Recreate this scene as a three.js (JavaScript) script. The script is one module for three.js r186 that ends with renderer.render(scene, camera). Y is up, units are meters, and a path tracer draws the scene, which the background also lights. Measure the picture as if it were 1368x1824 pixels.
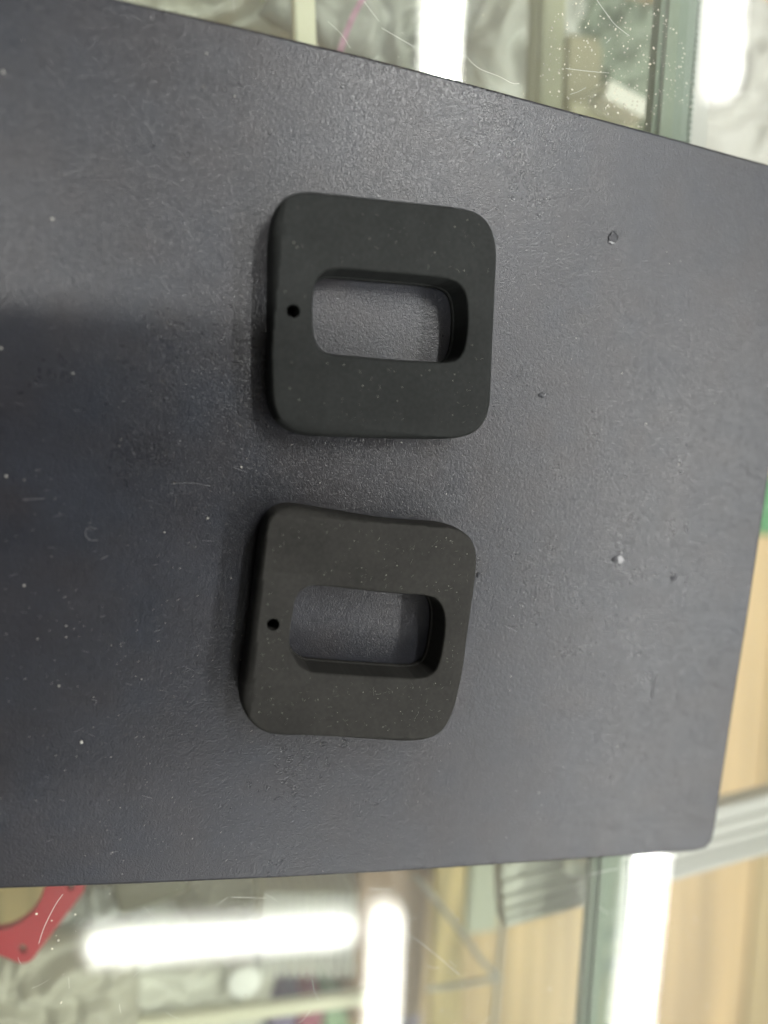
import * as THREE from 'three';
import { RoundedBoxGeometry } from 'three/addons/geometries/RoundedBoxGeometry.js';
import { mergeGeometries, mergeVertices, toCreasedNormals } from 'three/addons/utils/BufferGeometryUtils.js';
import { RectAreaLightUniformsLib } from 'three/addons/lights/RectAreaLightUniformsLib.js';
import { Brush, Evaluator, SUBTRACTION } from 'three-bvh-csg';

// ------------------------------------------------------------------ camera
const scene = new THREE.Scene();
scene.background = new THREE.Color(0x000000);
const W = 1368, HH = 1824, F = 1378;             // photograph size and focal length in its pixels
const BOARD_TOP = 0.0030, CAM_H = 0.140;         // board surface over the glass, lens over the board
const axX = new THREE.Vector3(4618, -381, -F).normalize();                 // long edge of the board
const axZ = new THREE.Vector3(-1651, -15023, -F).normalize();              // short edge
const axY = new THREE.Vector3().crossVectors(axZ, axX).normalize();        // up
axZ.crossVectors(axX, axY).normalize();
const camPos = new THREE.Vector3(0, BOARD_TOP + CAM_H, 0);
const camera = new THREE.PerspectiveCamera(2 * Math.atan(912 / F) * 180 / Math.PI, W / HH, 0.001, 20);
camera.position.copy(camPos);
const basis = new THREE.Matrix4().set(axX.x, axX.y, axX.z, 0, axY.x, axY.y, axY.z, 0, axZ.x, axZ.y, axZ.z, 0, 0, 0, 0, 1);
camera.quaternion.setFromRotationMatrix(basis);
camera.focus = 0.146;
camera.userData.fStop = 4.7;
camera.updateMatrixWorld(true);

function rayOf(u, v) { return new THREE.Vector3((u - W / 2) / F, -(v - HH / 2) / F, -1).applyQuaternion(camera.quaternion); }
function P(u, v, y = 0) { const d = rayOf(u, v), t = (y - camPos.y) / d.y; return new THREE.Vector3(d.x * t, y, d.z * t); }   // pixel -> point on a level plane
function mirrorPoint(u, v, h) { const g = P(u, v, 0), d = rayOf(u, v), t = h / -d.y; return new THREE.Vector3(g.x + d.x * t, h, g.z + d.z * t); }   // pixel in the glass -> the point mirrored there

const renderer = new THREE.WebGLRenderer({ antialias: true });
renderer.toneMapping = THREE.LinearToneMapping;
renderer.toneMappingExposure = 1.0;
renderer.shadowMap.enabled = true;
RectAreaLightUniformsLib.init();

// ------------------------------------------------------------------ helpers
function rng(seed) { let a = seed >>> 0; return () => { a = (a + 0x6D2B79F5) | 0; let t = Math.imul(a ^ (a >>> 15), 1 | a); t = (t + Math.imul(t ^ (t >>> 7), 61 | t)) ^ t; return ((t ^ (t >>> 14)) >>> 0) / 4294967296; }; }
const taken = {};
function numbered(name) { const n = taken[name] = (taken[name] ?? -1) + 1; return n ? `${name}_${String(n).padStart(3, '0')}` : name; }
function mesh(name, geo, mat, parent) {
  const m = new THREE.Mesh(geo, mat);
  m.name = parent ? name : numbered(name); m.castShadow = m.receiveShadow = true;
  (parent || scene).add(m); return m;
}
function thing(name, label, category, pos, group) {
  const g = new THREE.Group(); g.name = numbered(name); if (pos) g.position.copy(pos);
  g.userData = { label, category }; if (group) g.userData.group = group;
  scene.add(g); return g;
}
function tag(o, label, category, group) { o.userData.label = label; o.userData.category = category; if (group) o.userData.group = group; return o; }
const lin = (r, g, b) => new THREE.Color().setRGB(r, g, b);

// tileable value noise: f(x, y) on a period of n cells
function tileNoise(n, seed, m = n) {
  const r = rng(seed), t = new Float32Array(n * m); for (let i = 0; i < t.length; i++) t[i] = r();
  return (x, y) => {
    const xi = Math.floor(x), yi = Math.floor(y), fx = x - xi, fy = y - yi;
    const sx = fx * fx * (3 - 2 * fx), sy = fy * fy * (3 - 2 * fy);
    const X = ((xi % n) + n) % n, Y = ((yi % m) + m) % m, X1 = (X + 1) % n, Y1 = (Y + 1) % m;
    const a = t[Y * n + X] * (1 - sx) + t[Y * n + X1] * sx, b = t[Y1 * n + X] * (1 - sx) + t[Y1 * n + X1] * sx;
    return a * (1 - sy) + b * sy;
  };
}
function texture(size, fn, { srgb = false, float = false, repeat = 1 } = {}) {
  const d = float ? new Float32Array(size * size * 4) : new Uint8Array(size * size * 4), k = float ? 1 : 255;
  for (let y = 0; y < size; y++) for (let x = 0; x < size; x++) {
    const c = fn(x / size, y / size), i = (y * size + x) * 4;
    d[i] = c[0] * k; d[i + 1] = c[1] * k; d[i + 2] = c[2] * k; d[i + 3] = k;
  }
  const t = new THREE.DataTexture(d, size, size, THREE.RGBAFormat, float ? THREE.FloatType : THREE.UnsignedByteType);
  t.wrapS = t.wrapT = THREE.RepeatWrapping; t.magFilter = THREE.LinearFilter; t.minFilter = THREE.LinearFilter;
  if (srgb) t.colorSpace = THREE.SRGBColorSpace;
  t.repeat.set(repeat, repeat); t.needsUpdate = true; return t;
}
const clamp01 = x => Math.min(1, Math.max(0, x));
const smooth = (a, b, x) => { const t = clamp01((x - a) / (b - a)); return t * t * (3 - 2 * t); };
function uvFromXZ(geo) {
  const p = geo.attributes.position, uv = new Float32Array(p.count * 2);
  for (let i = 0; i < p.count; i++) { uv[i * 2] = p.getX(i); uv[i * 2 + 1] = p.getZ(i); }
  geo.setAttribute('uv', new THREE.BufferAttribute(uv, 2)); return geo;
}

// ------------------------------------------------------------------ ceiling and the tube lamps (all above the frame)
const LAMP_H = 1.5;
const ceilingMat = new THREE.MeshStandardMaterial({ color: lin(0.6, 0.6, 0.58), roughness: 0.9 });
const ceiling = mesh('ceiling', new THREE.BoxGeometry(5, 0.06, 5), ceilingMat);
ceiling.position.set(0.3, LAMP_H + 0.14, 0); ceiling.userData.kind = 'structure';

const tubeGlow = k => new THREE.MeshStandardMaterial({ color: lin(0.8, 0.8, 0.8), emissive: lin(1, 1, 0.97), emissiveIntensity: 18 * k, roughness: 0.5 });
const battenMat = new THREE.MeshStandardMaterial({ color: lin(0.7, 0.7, 0.7), roughness: 0.5 });
const TUBE_R = 0.030, TUBE_NITS = 34;
function tubeLamp(a, b, label, k = 1, r = TUBE_R) {
  const A = mirrorPoint(a[0], a[1], LAMP_H), B = mirrorPoint(b[0], b[1], LAMP_H);
  const len = A.distanceTo(B), mid = A.clone().add(B).multiplyScalar(0.5);
  const g = thing('tube_lamp', label, 'lamp', mid);
  g.rotation.y = -Math.atan2(B.z - A.z, B.x - A.x);
  const tube = mesh('tube', new THREE.CapsuleGeometry(r, len - r, 8, 20).rotateZ(Math.PI / 2), tubeGlow(k), g);
  const batten = new RoundedBoxGeometry(len + 0.02, 0.05, 0.05, 2, 0.006); batten.translate(0, r + 0.026, 0);
  mesh('batten', batten, battenMat, g);
  for (const s of [-1, 1]) mesh('end_cap', new THREE.CylinderGeometry(0.018, 0.018, 0.02, 16).rotateZ(Math.PI / 2).translate(s * (len / 2 + 0.022), 0.006, 0), battenMat, g);
  const light = new THREE.RectAreaLight(new THREE.Color().setRGB(1, 1, 0.97), TUBE_NITS * k, len - 0.01, r * 2 - 0.004);
  light.position.set(0, -r - 0.004, 0); light.rotation.x = -Math.PI / 2; light.castShadow = true;
  g.add(light);
  return g;
}
tubeLamp([1262, 430], [1100, 2050], 'long white ceiling tube lamp over the aluminium rail', 1.4);
tubeLamp([1310, -420], [1285, 165], 'short white ceiling tube lamp in line with the long one', 1.1, 0.022);
tubeLamp([806, -420], [766, 450], 'white ceiling tube lamp mirrored beyond the upper board edge', 1.75, 0.027);
tubeLamp([686, 1612], [650, 2500], 'white ceiling tube lamp mirrored beside the row of cards', 0.75);
tubeLamp([160, 1681], [625, 1648], 'white ceiling tube lamp lying across the others', 0.55);
tubeLamp([-620, 575], [190, 590], 'white ceiling tube lamp straight above the phone');

// ------------------------------------------------------------------ counter: glass tops, floor of planks
const glassGreen = new THREE.MeshPhysicalMaterial({ color: lin(0.955, 0.972, 0.93), roughness: 0.0, transmission: 0.972, thickness: 0, ior: 1.52 });
const glassClear = new THREE.MeshPhysicalMaterial({ color: lin(0.985, 0.99, 0.98), roughness: 0.0, transmission: 0.972, thickness: 0, ior: 1.52 });
const seamTop = P(1232, -200, 0), seamBot = P(1088, 2100, 0);
const seamX = z => seamTop.x + (seamBot.x - seamTop.x) * (z - seamTop.z) / (seamBot.z - seamTop.z);
function slabXZ(pts, y0, y1) {            // a flat slab from a plan outline
  const s = new THREE.Shape(pts.map(p => new THREE.Vector2(p[0], -p[1])));
  const g = new THREE.ExtrudeGeometry(s, { depth: y1 - y0, bevelEnabled: false }); g.rotateX(-Math.PI / 2); g.translate(0, y0, 0); return uvFromXZ(g);
}
const ZN = -0.40, ZP = 0.40, XL = -0.40, XR = 0.50;
const gl = mesh('glass_top', slabXZ([[XL, ZN], [seamX(ZN) - 0.001, ZN], [seamX(ZP) - 0.001, ZP], [XL, ZP]], -0.008, 0), glassGreen);
gl.userData.kind = 'structure';
const gr = mesh('glass_top', slabXZ([[seamX(ZN) + 0.001, ZN], [XR, ZN], [XR, ZP], [seamX(ZP) + 0.001, ZP]], -0.008, 0), glassClear);
gr.userData.kind = 'structure';

// wood grain along z
const wn1 = tileNoise(64, 5, 2), wn2 = tileNoise(128, 9, 4), wn3 = tileNoise(4, 12, 3), wn4 = tileNoise(16, 14, 2);
const woodTex = texture(1024, (u, v) => {
  const wob = wn3(u * 4, v * 3) * 0.6;
  const g = wn1(u * 64 + wob * 6, v * 2) * 0.5 + wn2(u * 128 + wob * 12, v * 4) * 0.3 + wn4(u * 16 + wob * 4, v * 2) * 0.45;
  const k = 0.62 + 0.42 * g;
  return [Math.min(1, 0.92 * k), Math.min(1, 0.81 * k), Math.min(1, 0.60 * k)];
}, { srgb: true, repeat: 3.2 });
const FLOOR_Y = -0.15;
const floorGroup = new THREE.Group(); floorGroup.name = 'case_floor'; floorGroup.userData = { kind: 'structure' }; scene.add(floorGroup);
const r0 = rng(41);
const plankMats = [[1, 1, 1], [0.93, 0.9, 0.86], [1.0, 0.95, 0.88], [0.96, 0.98, 0.9]].map(c => { const t = woodTex.clone(); t.offset.set(r0(), r0()); t.needsUpdate = true; return new THREE.MeshStandardMaterial({ map: t, color: lin(...c), roughness: 0.45 }); });
{
  const w = 0.088, geo = new RoundedBoxGeometry(w - 0.0012, 0.012, 0.9, 2, 0.0012); uvFromXZ(geo);
  const tilt = Math.atan2(seamBot.x - seamTop.x, seamBot.z - seamTop.z);
  floorGroup.rotation.y = tilt; floorGroup.position.set(0.06, FLOOR_Y - 0.006, 0);
  for (let i = -6; i <= 6; i++) { const m = mesh('plank', geo, plankMats[(i + 12) % 4], floorGroup); m.position.set(i * w, (r0() - 0.5) * 0.0006, 0); }
}

// ------------------------------------------------------------------ the navy board
const bn1 = tileNoise(128, 21), bn2 = tileNoise(256, 22), bn3 = tileNoise(64, 23);
const grainTex = texture(1024, (u, v) => {                    // fine leather-like embossing, one tile = 48 mm
  const wx = bn3(u * 64, v * 64) * 1.4, wy = bn3(u * 64 + 31, v * 64 + 17) * 1.4;
  const a = bn1(u * 128 + wx, v * 128 + wy), b = bn2(u * 256 + wx, v * 256 - wy);
  const ridge = 1 - Math.abs(a * 2 - 1);
  const h = clamp01(0.5 * ridge + 0.35 * b + 0.15 * bn3(u * 64, v * 64));
  return [h, h, h];
}, { float: true, repeat: 1 / 0.031 });
const bm1 = tileNoise(16, 31), bm2 = tileNoise(40, 32), bm3 = tileNoise(700, 33), bm4 = tileNoise(90, 34);
const onBoard = t => { t.offset.set(0.5, 0.5); return t; };            // one tile of half a metre covers the whole board
const boardTint = onBoard(texture(2048, (u, v) => {
  const a = bm1(u * 16, v * 16) * 0.5 + bm2(u * 40, v * 40) * 0.3 + bm4(u * 90, v * 90) * 0.2, b = bm1(v * 16, u * 16) * 0.5 + bm4(v * 90, u * 90) * 0.5, s = bm3(u * 700, v * 700);
  const k = 0.92 + 0.20 * a + 0.09 * (s - 0.5);
  return [clamp01((0.158 + 0.026 * b) * k), clamp01(0.173 * k), clamp01((0.206 - 0.022 * b) * k)];
}, { srgb: true, repeat: 2 }));
const boardRough = onBoard(texture(1024, (u, v) => {
  const a = bm1(u * 16, v * 16) * 0.4 + bm4(u * 90, v * 90) * 0.3 + bm3(u * 700, v * 700) * 0.3;
  const k = 0.25 + 0.10 * a; return [k, k, k];
}, { repeat: 2 }));
const boardMat = new THREE.MeshPhysicalMaterial({ map: boardTint, roughnessMap: boardRough, roughness: 1.0, bumpMap: grainTex, bumpScale: 0.00005, specularIntensity: 1.0, ior: 1.58 });
const board = thing('display_board', 'dark navy leather-grained plastic board lying on the glass counter', 'board');
{
  const px = [[-420, -170], [230, 0], [440, 48], [640, 96], [820, 142], [1000, 191], [1180, 239], [1368, 291], [1440, 311], [1449, 318], [1453, 330],
    [1440, 420], [1410, 600], [1369, 868], [1338, 1075], [1310, 1250], [1284, 1420], [1275, 1480], [1270, 1500], [1259, 1513], [1240, 1518], [1100, 1528], [910, 1541], [700, 1555], [500, 1566], [250, 1577], [0, 1586], [-420, 1602]];
  const pts = px.map(([u, v]) => P(u, v, BOARD_TOP));
  const s = new THREE.Shape(pts.map(p => new THREE.Vector2(p.x, -p.z)));
  const g = new THREE.ExtrudeGeometry(s, { depth: BOARD_TOP - 0.0016, bevelEnabled: true, bevelThickness: 0.0006, bevelSize: 0.0006, bevelOffset: -0.0006, bevelSegments: 3 });
  g.rotateX(-Math.PI / 2); g.translate(0, 0.0008, 0); uvFromXZ(g);
  mesh('sheet', g, boardMat, board);
}
// small dents and scars on the board: raised rims with a pit
const scarDark = new THREE.MeshStandardMaterial({ color: lin(0.02, 0.021, 0.028), roughness: 0.35 });
const scarPale = new THREE.MeshStandardMaterial({ color: lin(0.42, 0.42, 0.43), roughness: 0.6 });
function lump(seed, rx, rz, ry) {
  const g = new THREE.IcosahedronGeometry(1, 3), n = tileNoise(16, seed), p = g.attributes.position;
  for (let i = 0; i < p.count; i++) { const x = p.getX(i), y = p.getY(i), z = p.getZ(i), k = 0.75 + 0.5 * n(x * 3 + 5 + y, z * 3 + 5 - y); p.setXYZ(i, x * rx * k, y * ry * k, z * rz * k); }
  g.computeVertexNormals(); return g;
}
function blemish(u, v, r, parts) {
  const c = P(u, v, BOARD_TOP);
  parts.forEach(([mat, dx, dz, k, kz], i) => { const m = mesh('scar', lump(u + i * 7, r * k, r * kz, r * 0.16), mat, board); m.position.set(c.x + dx * r, BOARD_TOP, c.z + dz * r); });
}
blemish(1092, 424, 0.0010, [[scarDark, 0, 0, 1, 1.1], [scarPale, -0.2, 0.9, 0.7, 0.18]]);
blemish(967, 704, 0.0008, [[scarDark, 0, 0, 1.1, 0.7], [scarPale, 0.5, -0.2, 0.3, 0.3]]);
blemish(1098, 996, 0.0009, [[scarDark, -0.3, 0, 0.8, 0.7], [scarPale, 1.1, 0.1, 0.8, 0.9], [scarDark, 1.3, 0.2, 0.35, 0.4], [scarPale, 1.0, -1.6, 0.25, 0.25]]);
blemish(1201, 1029, 0.0008, [[scarDark, 0, 0, 0.8, 1], [scarPale, -0.7, -0.7, 0.25, 0.3]]);
blemish(853, 1025, 0.0007, [[scarDark, 0, 0, 0.6, 1]]);

// ------------------------------------------------------------------ the two rubber rings
const rn1 = tileNoise(256, 51), rn2 = tileNoise(64, 52);
const rubberBump = texture(512, (u, v) => { const h = rn1(u * 256, v * 256) * 0.6 + rn2(u * 64, v * 64) * 0.4; return [h, h, h]; }, { float: true, repeat: 1 / 0.03 });
function rubber(seed, base, film) {
  const a = tileNoise(32, seed), b = tileNoise(128, seed + 1);
  const t = texture(512, (u, v) => {                                  // chalky wipe marks on black silicone
    const s = a(u * 5, v * 9) * 0.5 + a(u * 17 + 2, v * 13) * 0.3 + b(u * 90, v * 60) * 0.2, f = 0.85 + 0.4 * s * film + 0.12 * (b(u * 128, v * 128) - 0.5);
    return base.map(c => clamp01(c * f));
  }, { srgb: true, repeat: 1 / 0.06 });
  return new THREE.MeshPhysicalMaterial({ map: t, roughness: 0.78, bumpMap: rubberBump, bumpScale: 0.000012, specularIntensity: 0.35, sheen: 0.0 });
}
function closedCurve(pts) { return new THREE.CatmullRomCurve3(pts, true, 'centripetal').getPoints(pts.length * 12); }
function radial(poly, c, n) {                                          // resample a star-shaped outline by angle
  const out = [];
  for (let i = 0; i < n; i++) {
    const th = i / n * Math.PI * 2, dx = Math.cos(th), dz = Math.sin(th); let best = 0;
    for (let k = 0; k < poly.length - 1; k++) {
      const ax = poly[k].x - c.x, az = poly[k].z - c.z, ex = poly[k + 1].x - poly[k].x, ez = poly[k + 1].z - poly[k].z;
      const den = dx * ez - dz * ex; if (Math.abs(den) < 1e-14) continue;
      const t = (ax * ez - az * ex) / den, s = (ax * dz - az * dx) / den;
      if (t > 0 && s >= -1e-9 && s <= 1 + 1e-9) best = Math.max(best, t);
    }
    out.push([c.x + dx * best, c.z + dz * best]);
  }
  return out;
}
function normals2(o) { return o.map((p, i) => { const a = o[(i + o.length - 1) % o.length], b = o[(i + 1) % o.length], dx = b[0] - a[0], dz = b[1] - a[1], l = Math.hypot(dx, dz); return [dz / l, -dx / l]; }); }  // outward
const inset = (o, nn, d) => o.map((p, i) => [p[0] - nn[i][0] * d, p[1] - nn[i][1] * d]);
function rubberRing(spec) {
  const { outer, hole, dot, dotR, h, label, mat } = spec, N = 300, y0 = BOARD_TOP + 0.00002, top = BOARD_TOP + h;
  const O = closedCurve(outer.map(p => P(p[0], p[1], top - 0.0008))), Hh = closedCurve(hole.map(p => P(p[0], p[1], top - 0.0003)));
  const c = Hh.reduce((s, p) => s.add(p), new THREE.Vector3()).multiplyScalar(1 / Hh.length);
  const o = radial(O, c, N), q = radial(Hh, c, N), on = normals2(o), qn = normals2(q);
  const rows = [], R = 0.0017, r = 0.0008;
  const row = (pts, y) => rows.push(pts.map(p => [p[0], y, p[1]]));
  row(inset(o, on, 0.0005), y0); row(inset(o, on, 0.0002), y0 + 0.0004); row(inset(o, on, 0), y0 + 0.0014); row(inset(o, on, -0.0001), BOARD_TOP + h * 0.5);
  for (let k = 0; k <= 8; k++) { const a = k / 8 * Math.PI / 2; row(inset(o, on, R * (1 - Math.cos(a))), top - R + R * Math.sin(a)); }
  const oi = inset(o, on, R), qi = inset(q, qn, -r), wob = tileNoise(16, spec.seed);
  for (let k = 1; k < 10; k++) { const t = k / 10; rows.push(oi.map((p, i) => { const x = p[0] + (qi[i][0] - p[0]) * t, z = p[1] + (qi[i][1] - p[1]) * t; return [x, top + Math.sin(Math.PI * t) * (0.00012 + 0.00022 * (wob(x * 180 + 8, z * 180 + 8) - 0.5)), z]; })); }
  for (let k = 0; k <= 6; k++) { const a = k / 6 * Math.PI / 2; row(inset(q, qn, -r + r * Math.sin(a)), top - r + r * Math.cos(a)); }
  row(inset(q, qn, 0.0001), BOARD_TOP + h * 0.5); row(inset(q, qn, 0.0001), BOARD_TOP + 0.0012); row(inset(q, qn, 0.00035), BOARD_TOP + 0.0010); row(inset(q, qn, 0.00042), BOARD_TOP + 0.0004); row(inset(q, qn, 0.0003), y0);
  const pos = [], idx = [];
  rows.forEach(rw => rw.forEach(p => pos.push(...p)));
  for (let k = 0; k < rows.length; k++) { const k1 = (k + 1) % rows.length; for (let i = 0; i < N; i++) { const j = (i + 1) % N; idx.push(k * N + i, k1 * N + j, k * N + j, k * N + i, k1 * N + i, k1 * N + j); } }
  let g = new THREE.BufferGeometry(); g.setAttribute('position', new THREE.Float32BufferAttribute(pos, 3)); g.setIndex(idx); g.computeVertexNormals(); uvFromXZ(g);
  const d = P(dot[0], dot[1], top), rad = P(dot[0] + dotR, dot[1], top).distanceTo(d);
  const cyl = new THREE.CylinderGeometry(rad, rad, h + 0.004, 40); cyl.translate(d.x, BOARD_TOP + h / 2, d.z);
  const A = new Brush(g, mat), B = new Brush(cyl, mat); A.updateMatrixWorld(); B.updateMatrixWorld();
  const ev = new Evaluator(); ev.useGroups = false;
  const res = ev.evaluate(A, B, SUBTRACTION).geometry;
  const own = thing('rubber_ring', spec.label, 'rubber ring', new THREE.Vector3(c.x, BOARD_TOP, c.z), 'black rubber rings on the board');
  res.translate(-c.x, -BOARD_TOP, -c.z);
  mesh('body', toCreasedNormals(res, 0.7), mat, own);
  return { own, o, q, c, top, dot: d, rad };
}
const z1 = (x, y) => [400 + x * 0.40936, 300 + y * 0.40936], z2 = (x, y) => [360 + x * 0.40936, 860 + y * 0.40936];
const ringA = rubberRing({
  seed: 3, h: 0.0078, dot: z1(299, 621), dotR: 12, mat: rubber(61, [0.186, 0.193, 0.189], 0.5), label: 'black rubber ring with the paler board showing through its window',
  outer: [[205, 330], [212, 235], [228, 172], [262, 127], [310, 104], [370, 98], [450, 105], [560, 117], [700, 133], [850, 148], [960, 160], [1040, 172], [1100, 190], [1140, 222], [1166, 265], [1181, 320], [1186, 380], [1182, 480], [1175, 650], [1168, 800], [1162, 950], [1155, 1040], [1135, 1100], [1095, 1145], [1040, 1168], [960, 1177], [850, 1176], [700, 1174], [560, 1170], [430, 1165], [350, 1158], [300, 1145], [255, 1115], [222, 1070], [205, 1010], [199, 900], [200, 700], [202, 500]].map(p => z1(...p)),
  hole: [[384, 640], [386, 560], [399, 492], [430, 455], [470, 439], [530, 440], [650, 450], [800, 463], [920, 475], [985, 487], [1020, 505], [1042, 535], [1053, 580], [1057, 650], [1050, 740], [1035, 800], [1010, 830], [960, 842], [860, 838], [700, 828], [560, 815], [465, 805], [425, 790], [400, 755], [388, 710]].map(p => z1(...p)),
});
const ringB = rubberRing({
  seed: 4, h: 0.0078, dot: z2(309, 617), dotR: 11.3, mat: rubber(71, [0.216, 0.213, 0.203], 0.7), label: 'dustier dark grey rubber ring with a slanting right side',
  outer: [[250, 320], [262, 235], [285, 165], [320, 122], [370, 102], [430, 103], [520, 118], [640, 138], [760, 158], [880, 172], [980, 178], [1060, 184], [1120, 202], [1165, 235], [1190, 280], [1197, 340], [1190, 430], [1172, 560], [1155, 680], [1140, 800], [1120, 900], [1100, 980], [1070, 1050], [1030, 1095], [970, 1120], [880, 1127], [750, 1120], [600, 1110], [450, 1103], [340, 1100], [280, 1090], [230, 1060], [190, 1010], [170, 950], [175, 880], [190, 800], [205, 680], [220, 560], [235, 440]].map(p => z2(...p)),
  hole: [[385, 640], [395, 570], [407, 510], [430, 472], [465, 452], [520, 450], [620, 460], [760, 475], [900, 487], [970, 492], [1015, 505], [1040, 535], [1053, 580], [1054, 640], [1045, 710], [1030, 780], [1010, 820], [980, 840], [930, 848], [820, 843], [680, 835], [540, 825], [460, 815], [420, 790], [395, 750], [382, 700]].map(p => z2(...p)),
});

// ------------------------------------------------------------------ the phone that took the picture: it shades the left of the board
{
  const p = thing('phone', 'dark phone held flat over the board with its back facing down', 'phone', camPos);
  p.quaternion.copy(camera.quaternion);
  const g = new RoundedBoxGeometry(0.158, 0.075, 0.008, 5, 0.0038); g.translate(-0.061, -0.007, 0.0095);
  mesh('case', g, new THREE.MeshStandardMaterial({ color: lin(0.02, 0.02, 0.025), roughness: 0.4 }), p);
  const cm = new RoundedBoxGeometry(0.026, 0.026, 0.0016, 4, 0.0008); cm.translate(0, 0, 0.0054);
  mesh('camera_island', cm, new THREE.MeshStandardMaterial({ color: lin(0.01, 0.01, 0.01), roughness: 0.15 }), p);
  mesh('screen', new THREE.BoxGeometry(0.150, 0.068, 0.0004).translate(-0.061, -0.007, 0.0138), new THREE.MeshStandardMaterial({ color: lin(0.01, 0.01, 0.01), roughness: 0.1 }), p);
}

// ------------------------------------------------------------------ aluminium frame under the glass
const alu = new THREE.MeshStandardMaterial({ color: lin(0.175, 0.232, 0.178), metalness: 0.1, roughness: 0.42 });
const aluPale = new THREE.MeshStandardMaterial({ color: lin(0.52, 0.53, 0.49), metalness: 0.1, roughness: 0.45 });
function barBetween(a, b, w, t, rad = 0.0012) {       // a bar whose top lies at a/b height
  const len = a.distanceTo(b), g = new RoundedBoxGeometry(len, t, w, 2, Math.min(rad, t * 0.4, w * 0.4));
  g.rotateY(-Math.atan2(b.z - a.z, b.x - a.x)); g.translate((a.x + b.x) / 2, (a.y + b.y) / 2 - t / 2, (a.z + b.z) / 2); return g;
}
function slabPx(px, y, t) { return slabXZ(px.map(([u, v]) => { const p = P(u, v, y); return [p.x, p.z]; }), y - t, y); }
{
  const y = -0.0105, rail = thing('aluminium_rail', 'grey green aluminium rail under the seam of the glass', 'rail');
  const line = (u0, u1) => v => u0 + (u1 - u0) * (v - 100) / 1590, v0 = -260, v1 = 2100;
  const piece = (l, r) => [[l(v0), v0], [r(v0), v0], [r(v1), v1], [l(v1), v1]];
  mesh('channel', slabPx(piece(line(1186, 1060), line(1238, 1110)), y, 0.003), alu, rail);
  mesh('dark_edge', slabPx(piece(line(1171, 1046), line(1185.6, 1059.6)), y - 0.0012, 0.003), alu, rail);
  mesh('glazing_bead', slabPx(piece(line(1238.6, 1110.6), line(1270, 1141)), y - 0.0008, 0.003), aluPale, rail);
  const l = line(1238, 1110), teeth = [], n = 210; for (let i = 0; i < n; i++) { const v = v0 + (v1 - v0) * (i + 0.5) / n, c = P(l(v), v, y); teeth.push(new THREE.BoxGeometry(0.0007, 0.0004, 0.0008).translate(c.x, y + 0.0002, c.z)); }
  const tm = mesh('knurled_edge', mergeGeometries(teeth), alu, rail); tm.userData.kind = 'stuff';
}
{
  const y = -0.026, a = P(896, 1598, y), b = P(1480, 1440, y);
  const rail = thing('aluminium_cross_rail', 'ribbed aluminium cross rail running under the corner of the board', 'rail');
  const dir = b.clone().sub(a).normalize(), side = new THREE.Vector3(-dir.z, 0, dir.x), low = new THREE.Vector3(0, -0.0012, 0);
  mesh('web', barBetween(a.clone().add(low), b.clone().add(low), 0.0180, 0.005), aluPale, rail);
  for (const [d, w, t, m] of [[-0.0074, 0.0032, 0.003, aluPale], [-0.0026, 0.0026, 0.002, aluPale], [0.0016, 0.0022, 0.003, aluPale], [0.0050, 0.0015, 0.0022, aluPale], [0.0080, 0.0024, 0.003, aluPale]]) {
    const o = side.clone().multiplyScalar(d); mesh('rib', barBetween(a.clone().add(o), b.clone().add(o), w, t), m, rail);
  }
  const glint = new RoundedBoxGeometry(0.0085, 0.005, 0.0055, 4, 0.0024), p = P(1036, 1548, y + 0.004);
  glint.translate(p.x, y + 0.002, p.z); mesh('white_glint', glint, new THREE.MeshStandardMaterial({ color: lin(0.9, 0.95, 0.88), roughness: 0.2 }), rail);  // added white block, its colour stands for a bright highlight on the rail
}

// ------------------------------------------------------------------ goods in the case
// red lug plate
{
  const y = -0.045, g = thing('mounting_plate', 'red plastic mounting plate with a round opening and drilled lugs', 'plate');
  const toV = (u, v) => { const p = P(u, v, y); return new THREE.Vector2(p.x, -p.z); };
  const cx = -15, cy = 1560, s = new THREE.Shape(), rad = Math.PI / 180, lugs = [67, 7, 187, 247].map(a => [cx + Math.cos(a * rad) * 141, cy + Math.sin(a * rad) * 141]);
  const discs = [[cx, cy, 122], ...lugs.map(l => [l[0], l[1], 23])], outline = [];
  for (let i = 0; i < 360; i++) {                                       // convex outline round the discs
    const c = Math.cos(i * rad), n = Math.sin(i * rad); let best = -1e9, at = null;
    for (const [x, y, r] of discs) { const d = x * c + y * n + r; if (d > best) { best = d; at = [x + c * r, y + n * r]; } }
    outline.push(toV(at[0], at[1]));
  }
  s.setFromPoints(outline);
  const round = (x, y, r, n) => { const q = []; for (let i = 0; i < n; i++) { const a = -i / n * Math.PI * 2; q.push(toV(x + Math.cos(a) * r, y + Math.sin(a) * r)); } const p = new THREE.Path(); p.setFromPoints(q); return p; };
  s.holes.push(round(cx, cy, 99, 64), ...lugs.map(l => round(l[0], l[1], 10.5, 24)));
  const e = new THREE.ExtrudeGeometry(s, { depth: 0.0016, bevelEnabled: true, bevelSize: 0.0004, bevelThickness: 0.0004, bevelSegments: 3 }); e.rotateX(-Math.PI / 2); e.translate(0, y - 0.0016, 0);
  mesh('plate', e, new THREE.MeshStandardMaterial({ color: lin(0.42, 0.010, 0.026), roughness: 0.3 }), g);
}
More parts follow.
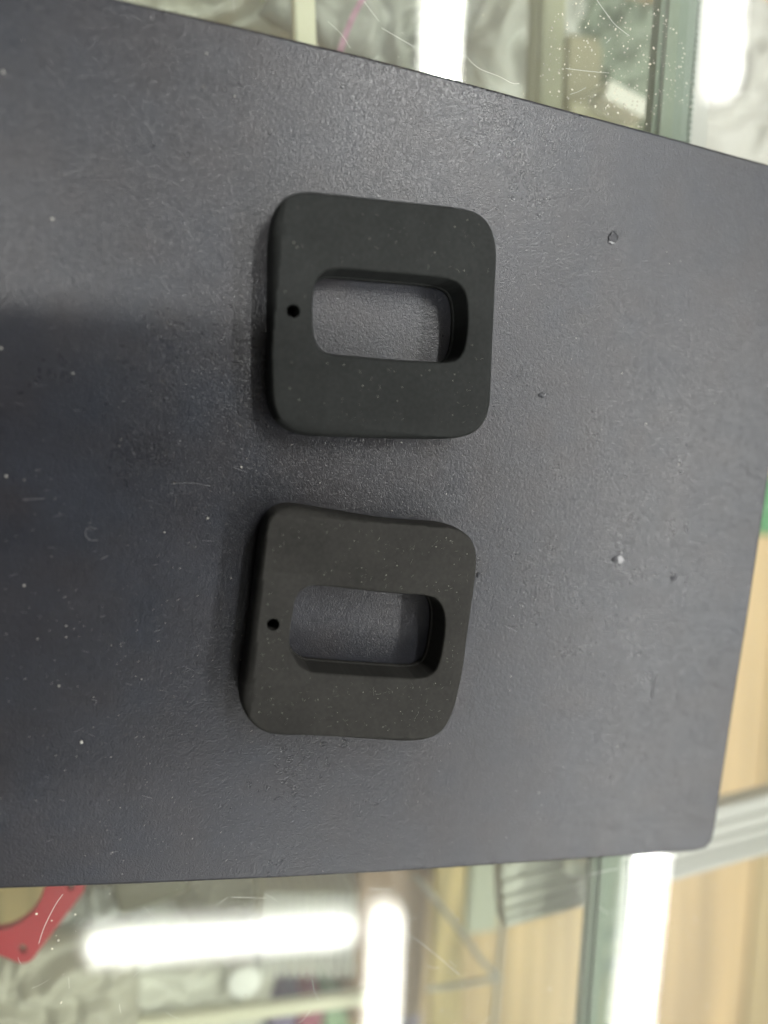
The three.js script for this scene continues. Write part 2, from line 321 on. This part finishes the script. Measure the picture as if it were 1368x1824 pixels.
// crumpled plastic bags
function crumple(w, d, t, seed, amp = 1) {
  const nx = 56, nz = 56, n1 = tileNoise(16, seed), n2 = tileNoise(32, seed + 1);
  const side = s => { const g = new THREE.PlaneGeometry(w, d, nx, nz); g.rotateX(-Math.PI / 2); const p = g.attributes.position;
    for (let i = 0; i < p.count; i++) { const u = p.getX(i) / w * 2, v = p.getZ(i) / d * 2, e = Math.sqrt(Math.max(0, (1 - u ** 4) * (1 - v ** 4)));
      const wx = n1(u * 2 + 5, v * 2 + 5), c = Math.abs(n1(u * 3 + wx * 3 + 4, v * 3 + 4 - wx * 2) - 0.5) * 2, f = Math.abs(n2(u * 7 + wx * 4 + 8, v * 6 + 8) - 0.5);
      p.setXYZ(i, p.getX(i) * (1 + 0.05 * (wx - 0.5)), s * e * t * (0.55 + amp * (0.55 * c + 0.4 * f)), p.getZ(i) * (1 + 0.08 * (n1(u * 2, 3) - 0.5))); }
    if (s < 0) { const ix = g.index.array; for (let i = 0; i < ix.length; i += 3) { const k = ix[i]; ix[i] = ix[i + 1]; ix[i + 1] = k; } } return g; };
  const g = mergeVertices(mergeGeometries([side(1), side(-1)])); g.computeVertexNormals(); return g;
}
const bagMats = {
  clear: new THREE.MeshPhysicalMaterial({ color: lin(0.72, 0.74, 0.70), roughness: 0.22, transmission: 0.35, thickness: 0, ior: 1.45 }),
  milky: new THREE.MeshPhysicalMaterial({ color: lin(0.74, 0.74, 0.69), roughness: 0.3, transmission: 0.15, thickness: 0, ior: 1.45 }),
  grey: new THREE.MeshPhysicalMaterial({ color: lin(0.46, 0.47, 0.45), roughness: 0.25, transmission: 0.15, thickness: 0, ior: 1.45 }),
  sage: new THREE.MeshPhysicalMaterial({ color: lin(0.30, 0.36, 0.28), roughness: 0.22, transmission: 0.15, thickness: 0, ior: 1.45 }),
  beige: new THREE.MeshPhysicalMaterial({ color: lin(0.56, 0.54, 0.47), roughness: 0.3, transmission: 0.15, thickness: 0, ior: 1.45 }),
};
let bagSeed = 200;
function bag(u, v, y, wpx, dpx, t, turn, mat, label) {
  const c = P(u, v, y), s = P(u + 10, v, y).distanceTo(c) / 10;
  const m = mesh('plastic_bag', crumple(wpx * s, dpx * s, t, bagSeed += 7), bagMats[mat]); m.position.copy(c); m.rotation.y = turn;
  return tag(m, label, 'bag', 'plastic bags of goods in the case');
}
const Y1 = -0.055, Y2 = -0.085, Y3 = -0.115;
bag(360, -60, Y2, 420, 300, 0.012, 0.25, 'milky', 'milky plastic bag beside the cream plastic strip');
bag(690, -30, Y1, 330, 330, 0.010, -0.3, 'grey', 'crumpled grey plastic bag with a pink printed ribbon over it');
bag(900, 40, Y2, 280, 330, 0.012, 0.5, 'clear', 'clear crumpled plastic bag leaning on the pale olive lath');
bag(1100, 120, Y2, 220, 200, 0.012, 0.1, 'sage', 'sage green plastic bag beside the aluminium rail');
bag(1320, 190, Y2, 200, 300, 0.010, -0.2, 'milky', 'pale grey plastic bag on the far side of the rail');
bag(215, 1625, Y2, 170, 200, 0.013, 0.6, 'grey', 'dull grey plastic bag lying against the red plate');
bag(80, 1775, Y2 + 0.01, 350, 260, 0.012, 0.15, 'beige', 'beige crinkled plastic bag below the lug of the red plate');
bag(320, 1800, Y2, 300, 260, 0.012, -0.25, 'milky', 'whitish crinkled plastic bag under the white round cap');
bag(410, 1600, Y3, 330, 150, 0.010, 0.1, 'beige', 'tan plastic bag behind the row of cards');
// strips, laths, cards, boxes, caps
const cream = new THREE.MeshStandardMaterial({ color: lin(0.78, 0.76, 0.62), roughness: 0.5 });
const lathMat = new THREE.MeshStandardMaterial({ map: woodTex, color: lin(0.95, 1.0, 0.85), roughness: 0.5 });
const olivePale = new THREE.MeshStandardMaterial({ color: lin(0.46, 0.47, 0.33), roughness: 0.45 });
function strip(name, a, b, y, w, t, mat, label, cat) { const g = barBetween(P(a[0], a[1], y), P(b[0], b[1], y), w, t); uvFromXZ(g); return tag(mesh(name, g, mat), label, cat); }
strip('plastic_strip', [535, -200], [548, 160], -0.035, 0.0052, 0.003, cream, 'cream plastic strip seen beyond the upper board edge', 'strip');
strip('plastic_lath', [1000, -250], [972, 420], -0.045, 0.0068, 0.004, olivePale, 'pale olive plastic lath beside the clear plastic bag', 'lath');
strip('gap_strip', [970, -250], [944, 420], -0.056, 0.0032, 0.004, olivePale, 'thin olive strip put in for the dark gap along the pale olive lath', 'bar');  // added strip, set low to read as the dark gap beside the lath
strip('shelf_edging', [240, 1836], [700, 1778], -0.070, 0.0042, 0.004, cream, 'cream shelf edging strip below the row of cards', 'strip');
strip('wooden_strip', [806, 1480], [790, 1990], -0.075, 0.011, 0.004, lathMat, 'tan wooden strip crossing below the wire hanger', 'strip');
function box(name, u, v, y, w, h, d, turn, color, rough, label, cat, group) {
  const c = P(u, v, y), g = new RoundedBoxGeometry(w, h, d, 3, Math.min(w, h, d) * 0.12); g.translate(0, -h / 2, 0);
  const m = mesh(name, g, new THREE.MeshStandardMaterial({ color: lin(...color), roughness: rough })); m.position.copy(c); m.rotation.y = turn; return tag(m, label, cat, group);
}
box('cardboard_box', 700, 1640, -0.085, 0.026, 0.05, 0.075, 0.05, [0.36, 0.26, 0.19], 0.85, 'brown cardboard box beneath the white lamp mirrored in the glass', 'box');
box('frosted_box', 868, 1545, -0.090, 0.013, 0.04, 0.050, 0.04, [0.40, 0.44, 0.34], 0.4, 'frosted green box beside the tan wooden strip', 'box');
box('green_carton', 1400, 905, -0.090, 0.030, 0.05, 0.022, 0.0, [0.035, 0.26, 0.07], 0.4, 'bright green carton at the right edge of the board', 'carton');
box('ochre_carton', 1042, 126, -0.072, 0.012, 0.02, 0.020, 0.1, [0.30, 0.28, 0.17], 0.5, 'small ochre carton on the sage green bag', 'carton');
box('tan_carton', 1078, 215, -0.068, 0.022, 0.02, 0.012, 0.25, [0.46, 0.44, 0.30], 0.5, 'tan carton touching the upper board edge', 'carton');
box('highlight_block', 1118, 176, -0.060, 0.014, 0.01, 0.0055, -0.2, [0.85, 0.85, 0.78], 0.4, 'small white block put in for a highlight on the sage green bag', 'carton');  // not goods: white body painted in as a highlight
box('dark_carton', 265, 1570, -0.070, 0.020, 0.03, 0.016, 0.3, [0.13, 0.12, 0.08], 0.6, 'dark olive carton behind the dull grey bag', 'carton');
box('orange_carton', 1390, 20, -0.110, 0.050, 0.03, 0.045, 0.1, [0.72, 0.46, 0.17], 0.5, 'orange tan carton in the far corner of the case', 'carton');
[[505, 1818, [0.20, 0.16, 0.30], 'small dull purple carton below the cream shelf edging'], [550, 1832, [0.30, 0.04, 0.10], 'small maroon carton below the cream shelf edging'], [600, 1815, [0.22, 0.36, 0.20], 'small leaf green carton below the cream shelf edging'], [730, 1802, [0.25, 0.22, 0.30], 'small grey violet carton beside the tan wooden strip'], [450, 1840, [0.42, 0.44, 0.46], 'small pale grey carton below the cream shelf edging']]
  .forEach(([u, v, c, label], i) => box('small_carton', u, v, -0.095, 0.0085, 0.02, 0.016, 0.12 * i - 0.2, c, 0.45, label, 'carton', 'small cartons below the shelf edging'));
{
  const white = new THREE.MeshStandardMaterial({ color: lin(0.74, 0.74, 0.72), roughness: 0.45 }), y = -0.075;
  for (let i = 0; i < 11; i++) { const a = P(478 + i * 15.5, 1590, y), b = P(470 + i * 15.5, 1742, y); tag(mesh('hanging_card', barBetween(a, b, 0.0013, 0.022, 0.0003), white), 'thin white card standing in the row beside the white cap', 'card', 'row of thin white cards'); }
  const c = P(436, 1752, -0.072), pr = [[0, 0], [0.0046, 0], [0.0050, -0.0006], [0.0052, -0.008], [0.0048, -0.0082], [0, -0.0082]].map(p => new THREE.Vector2(...p));
  const cap = mesh('bottle_cap', new THREE.LatheGeometry(pr.reverse(), 40), new THREE.MeshStandardMaterial({ color: lin(0.85, 0.86, 0.87), roughness: 0.3 })); cap.position.copy(c); tag(cap, 'white round bottle cap on the whitish crinkled bag', 'cap');
}
{ // wire hanger: four grey wires meeting at a knot
  const y = -0.066, g = thing('wire_hanger', 'grey wire hanger with four arms meeting at a knot', 'hanger'), m = new THREE.MeshStandardMaterial({ color: lin(0.36, 0.35, 0.31), metalness: 0.1, roughness: 0.5 });
  const k = [886, 1742];
  for (const path of [[[908, 1480], [900, 1600], k], [k, [878, 1850], [872, 1960]], [[740, 1560], [800, 1632], [850, 1700], k], [k, [830, 1752], [760, 1762]]]) {
    const c = new THREE.CatmullRomCurve3(path.map(p => P(p[0], p[1], y))); mesh('arm', new THREE.TubeGeometry(c, 24, 0.00085, 8), m, g);
  }
  const p = P(k[0], k[1], y); mesh('knot', new THREE.SphereGeometry(0.0016, 16, 12).translate(p.x, p.y, p.z), m, g);
}
{ // pink ribbon on the grey bag
  const c = new THREE.CatmullRomCurve3([P(690, -60, -0.034), P(645, 0, -0.036), P(622, 45, -0.037), P(600, 110, -0.038)]);
  const pts = c.getPoints(24), w = 0.0007, pos = [], idx = []; pts.forEach((p, i) => { const wv = 0.0006 * Math.sin(i * 1.1); pos.push(p.x - w, p.y + wv, p.z, p.x + w, p.y - wv, p.z, p.x - w, p.y + wv - 0.0003, p.z, p.x + w, p.y - wv - 0.0003, p.z); if (i) { const a = (i - 1) * 4, b = i * 4; for (const [s, t] of [[0, 1], [1, 3], [3, 2], [2, 0]]) idx.push(a + s, b + s, a + t, a + t, b + s, b + t); } });
  const g = new THREE.BufferGeometry(); g.setAttribute('position', new THREE.Float32BufferAttribute(pos, 3)); g.setIndex(idx); g.computeVertexNormals();
  tag(mesh('ribbon', g, new THREE.MeshStandardMaterial({ color: lin(0.46, 0.24, 0.36), roughness: 0.6 })), 'thin pink ribbon lying on the grey bag', 'ribbon');
}

// ------------------------------------------------------------------ dust, lint and scratches
const rd = rng(77);
const flake = (() => { const g = new THREE.IcosahedronGeometry(1, 0); return g; })();
function dust(name, spots, color, label) {
  const m = new THREE.InstancedMesh(flake, new THREE.MeshStandardMaterial({ color, roughness: 0.9 }), spots.length);
  m.name = numbered(name); m.userData = { kind: 'stuff', label, category: 'dust' }; m.castShadow = m.receiveShadow = true;
  const o = new THREE.Object3D(), c = new THREE.Color();
  spots.forEach((s, i) => { o.position.copy(s.p); o.rotation.set(0, rd() * 6.3, 0); const e = s.e || (0.7 + rd() * 0.8); o.scale.set(s.r * e, s.r * 0.45, s.r / Math.sqrt(e)); if (s.a !== undefined) o.rotation.y = s.a; o.updateMatrix(); m.setMatrixAt(i, o.matrix); const k = 0.5 + rd() * 0.5; c.setRGB(k, k * 0.98, k * 0.93); m.setColorAt(i, c); });
  scene.add(m); return m;
}
const inPoly = (p, o) => { let c = false; for (let i = 0, j = o.length - 1; i < o.length; j = i++) if ((o[i][1] > p.z) !== (o[j][1] > p.z) && p.x < (o[j][0] - o[i][0]) * (p.z - o[i][1]) / (o[j][1] - o[i][1]) + o[i][0]) c = !c; return c; };
const boardLines = (u, v) => v > 0.262 * (u - 225) + 8 && v < 1583 - 0.052 * u && u < 1366 - 0.157 * (v - 870) - 8;
{
  const s = [];
  for (const [u, v, r] of [[93, 390, .26], [418, 172, .17], [6, 128, .22], [368, 95, .16], [370, 923, .27], [430, 832, .24], [105, 1222, .26], [145, 1322, .34], [43, 1043, .22], [11, 848, .22], [43, 855, .12], [2, 620, .2], [130, 665, .14], [412, 1030, .14], [252, 1210, .12], [293, 948, .14], [118, 1115, .13], [67, 1138, .14], [118, 1135, .12], [1210, 827, .16], [1150, 755, .12], [1108, 665, .14], [1151, 755, .14], [1018, 640, .1], [1212, 570, .12], [1072, 765, .1], [698, 910, .14], [735, 805, .1], [570, 860, .12], [795, 880, .12], [715, 788, .16], [520, 792, .16], [910, 1205, .1], [960, 1412, .12], [1100, 1330, .14]]) s.push({ p: P(u, v, BOARD_TOP), r: r * 0.001 });
  for (let i = 0; i < 620; i++) { const u = rd() * 1368, v = rd() * 1600; if (!boardLines(u, v)) continue; const p = P(u, v, BOARD_TOP); if (inPoly(p, ringA.o) || inPoly(p, ringB.o)) continue; s.push({ p, r: (0.03 + 0.06 * rd() ** 3) * 0.001 }); }
  for (let i = 0; i < 170; i++) { const u = rd() * 460, v = 780 + rd() * 760; if (!boardLines(u, v)) continue; const p = P(u, v, BOARD_TOP); if (inPoly(p, ringB.o)) continue; s.push({ p, r: (0.03 + 0.04 * rd()) * 0.001, e: 2 + rd() * 4, a: 0.6 + rd() * 0.6 }); }
  dust('board_dust', s, lin(0.6, 0.6, 0.58), 'pale dust specks scattered over the navy board');
}
for (const [R, n, name, label] of [[ringA, 170, 'ring_dust', 'sparse dust specks on the black rubber ring'], [ringB, 480, 'ring_dust', 'pale lint and dust on the greyer rubber ring']]) {
  const s = [], oi = inset(R.o, normals2(R.o), 0.002), qo = inset(R.q, normals2(R.q), -0.001);
  const xs = R.o.map(p => p[0]), zs = R.o.map(p => p[1]), x0 = Math.min(...xs), x1 = Math.max(...xs), zz0 = Math.min(...zs), zz1 = Math.max(...zs);
  while (s.length < n) { const p = new THREE.Vector3(x0 + rd() * (x1 - x0), R.top + 0.00012, zz0 + rd() * (zz1 - zz0)); if (!inPoly(p, oi) || inPoly(p, qo) || p.distanceTo(R.dot) < R.rad * 1.3) continue;
    const fibre = rd() < 0.25; s.push(fibre ? { p, r: 0.000035 + rd() * 0.00002, e: 4 + rd() * 9, a: rd() * 6 } : { p, r: (0.028 + 0.10 * rd() ** 5) * 0.001 }); }
  dust(name, s, lin(0.35, 0.35, 0.325), label);
}
{
  const s = []; const offBoard = (u, v) => v < 0.262 * (u - 225) - 8 || v > 1590 - 0.052 * u || u > 1375 - 0.157 * (v - 870);
  for (let i = 0; i < 520; i++) { const u = rd() * 1368, v = rd() < 0.4 ? rd() * 300 : 1520 + rd() * 304; if (!offBoard(u, v)) continue; s.push({ p: P(u, v, 0.00002), r: (0.035 + 0.10 * rd() ** 3) * 0.001 }); }
  for (let i = 0; i < 420; i++) { const a = rd() * 6.3, r = 130 * Math.sqrt(rd()), u = 1090 + Math.cos(a) * r, v = 110 + Math.sin(a) * r; if (!offBoard(u, v) || v < -5) continue; s.push({ p: P(u, v, 0.00002), r: (0.07 + 0.16 * rd() ** 2) * 0.001 }); }
  for (let i = 0; i < 60; i++) { const a = rd() * 6.3, r = 60 * rd(), u = 1085 + Math.cos(a) * r, v = 180 + Math.sin(a) * r * 0.6; if (!offBoard(u, v)) continue; s.push({ p: P(u, v, 0.00002), r: (0.08 + 0.16 * rd() ** 2) * 0.001 }); }
  for (let i = 0; i < 36; i++) { const u = 1210 + rd() * 40, v = 120 + rd() * 90; if (!offBoard(u, v)) continue; s.push({ p: P(u, v, 0.00002), r: (0.06 + 0.12 * rd()) * 0.001 }); }
  for (const [u, v, r] of [[104, 1675, .26], [65, 1628, .24], [93, 1690, .2], [134, 1629, .22], [109, 1786, .24], [92, 1640, .16], [437, 1772, .2], [816, 1637, .24], [740, 1636, .24], [979, 1762, .26], [787, 1800, .24]]) s.push({ p: P(u, v, 0.00002), r: r * 0.001 });
  dust('glass_dust', s, lin(0.85, 0.84, 0.74), 'pale dust and grit on the glass around the board');
}
{
  const lines = [[[680, 50], [742, 86]], [[817, 84], [849, 119], [891, 137], [914, 149], [925, 149]], [[1063, 0], [1076, 18], [1094, 42], [1121, 64]], [[1008, 122], [1049, 127], [1085, 130]], [[1254, 58], [1273, 90]], [[648, 2], [675, 38]], [[584, 38], [609, 62], [624, 86]],
    [[112, 1593], [101, 1608], [88, 1632], [77, 1656], [69, 1681]], [[278, 1705], [237, 1740]], [[219, 1731], [202, 1744]], [[556, 1746], [560, 1766], [568, 1782]], [[412, 1598], [476, 1600]], [[384, 1614], [406, 1598]], [[473, 1592], [495, 1606]], [[443, 1707], [464, 1700]], [[720, 1657], [769, 1695], [818, 1736]], [[1050, 1558], [1139, 1539]], [[656, 1583], [700, 1585]], [[256, 1615], [278, 1636]], [[262, 1638], [276, 1630]]];
  for (let i = 0; i < 24; i++) { const u = rd() * 1368, top = rd() < 0.4, v = top ? rd() * Math.max(10, 0.262 * (u - 225) - 30) : 1600 + rd() * 220; if (top && u < 330) continue; const a = rd() * 3.1, l = 8 + rd() * 26; lines.push([[u, v], [u + Math.cos(a) * l * 0.5, v + Math.sin(a) * l * 0.5 + 1.5], [u + Math.cos(a) * l, v + Math.sin(a) * l]]); }
  const gs = lines.map((l, i) => new THREE.TubeGeometry(new THREE.CatmullRomCurve3(l.map(p => P(p[0], p[1], 0))), 14, i < 3 || i === 7 ? 0.00005 : i < 20 ? 0.000036 : 0.000026, 5));
  const m = mesh('glass_scratches', mergeGeometries(gs), new THREE.MeshStandardMaterial({ color: lin(0.8, 0.82, 0.76), roughness: 0.6 })); m.userData = { kind: 'stuff', label: 'fine pale scratches in the glass counter top', category: 'scratches' };
}
{
  const lines = [[[86, 106], [94, 118]], [[106, 142], [112, 156]], [[246, 240], [254, 252]], [[180, 996], [192, 990]], [[305, 862], [340, 860], [375, 866]], [[415, 832], [440, 842]], [[1172, 1200], [1164, 1225], [1160, 1246]], [[162, 1246], [172, 1248], [168, 1256]], [[155, 940], [152, 952], [160, 962], [174, 962]], [[158, 938], [172, 942]], [[932, 1085], [936, 1098]], [[40, 890], [80, 888]], [[275, 1125], [285, 1122]], [[900, 1115], [920, 1125]]];
  for (let i = 0; i < 60; i++) { const u = rd() * 500, v = 100 + rd() * 1440; if (!boardLines(u, v)) continue; const q = P(u, v, BOARD_TOP); if (inPoly(q, ringA.o) || inPoly(q, ringB.o)) continue; const a = -0.5 + rd(), l = 6 + rd() * 16; lines.push([[u, v], [u + Math.cos(a) * l, v - Math.sin(a) * l]]); }
  const gs = lines.map((l, i) => new THREE.TubeGeometry(new THREE.CatmullRomCurve3(l.map(p => P(p[0], p[1], BOARD_TOP))), 8, i < 14 ? 0.000045 : 0.000025, 5));
  const m = mesh('board_scratches', mergeGeometries(gs), new THREE.MeshStandardMaterial({ color: lin(0.22, 0.22, 0.23), roughness: 0.7 })); m.userData = { kind: 'stuff', label: 'fine grey scuff marks on the navy board', category: 'scratches' };
}

renderer.render(scene, camera);
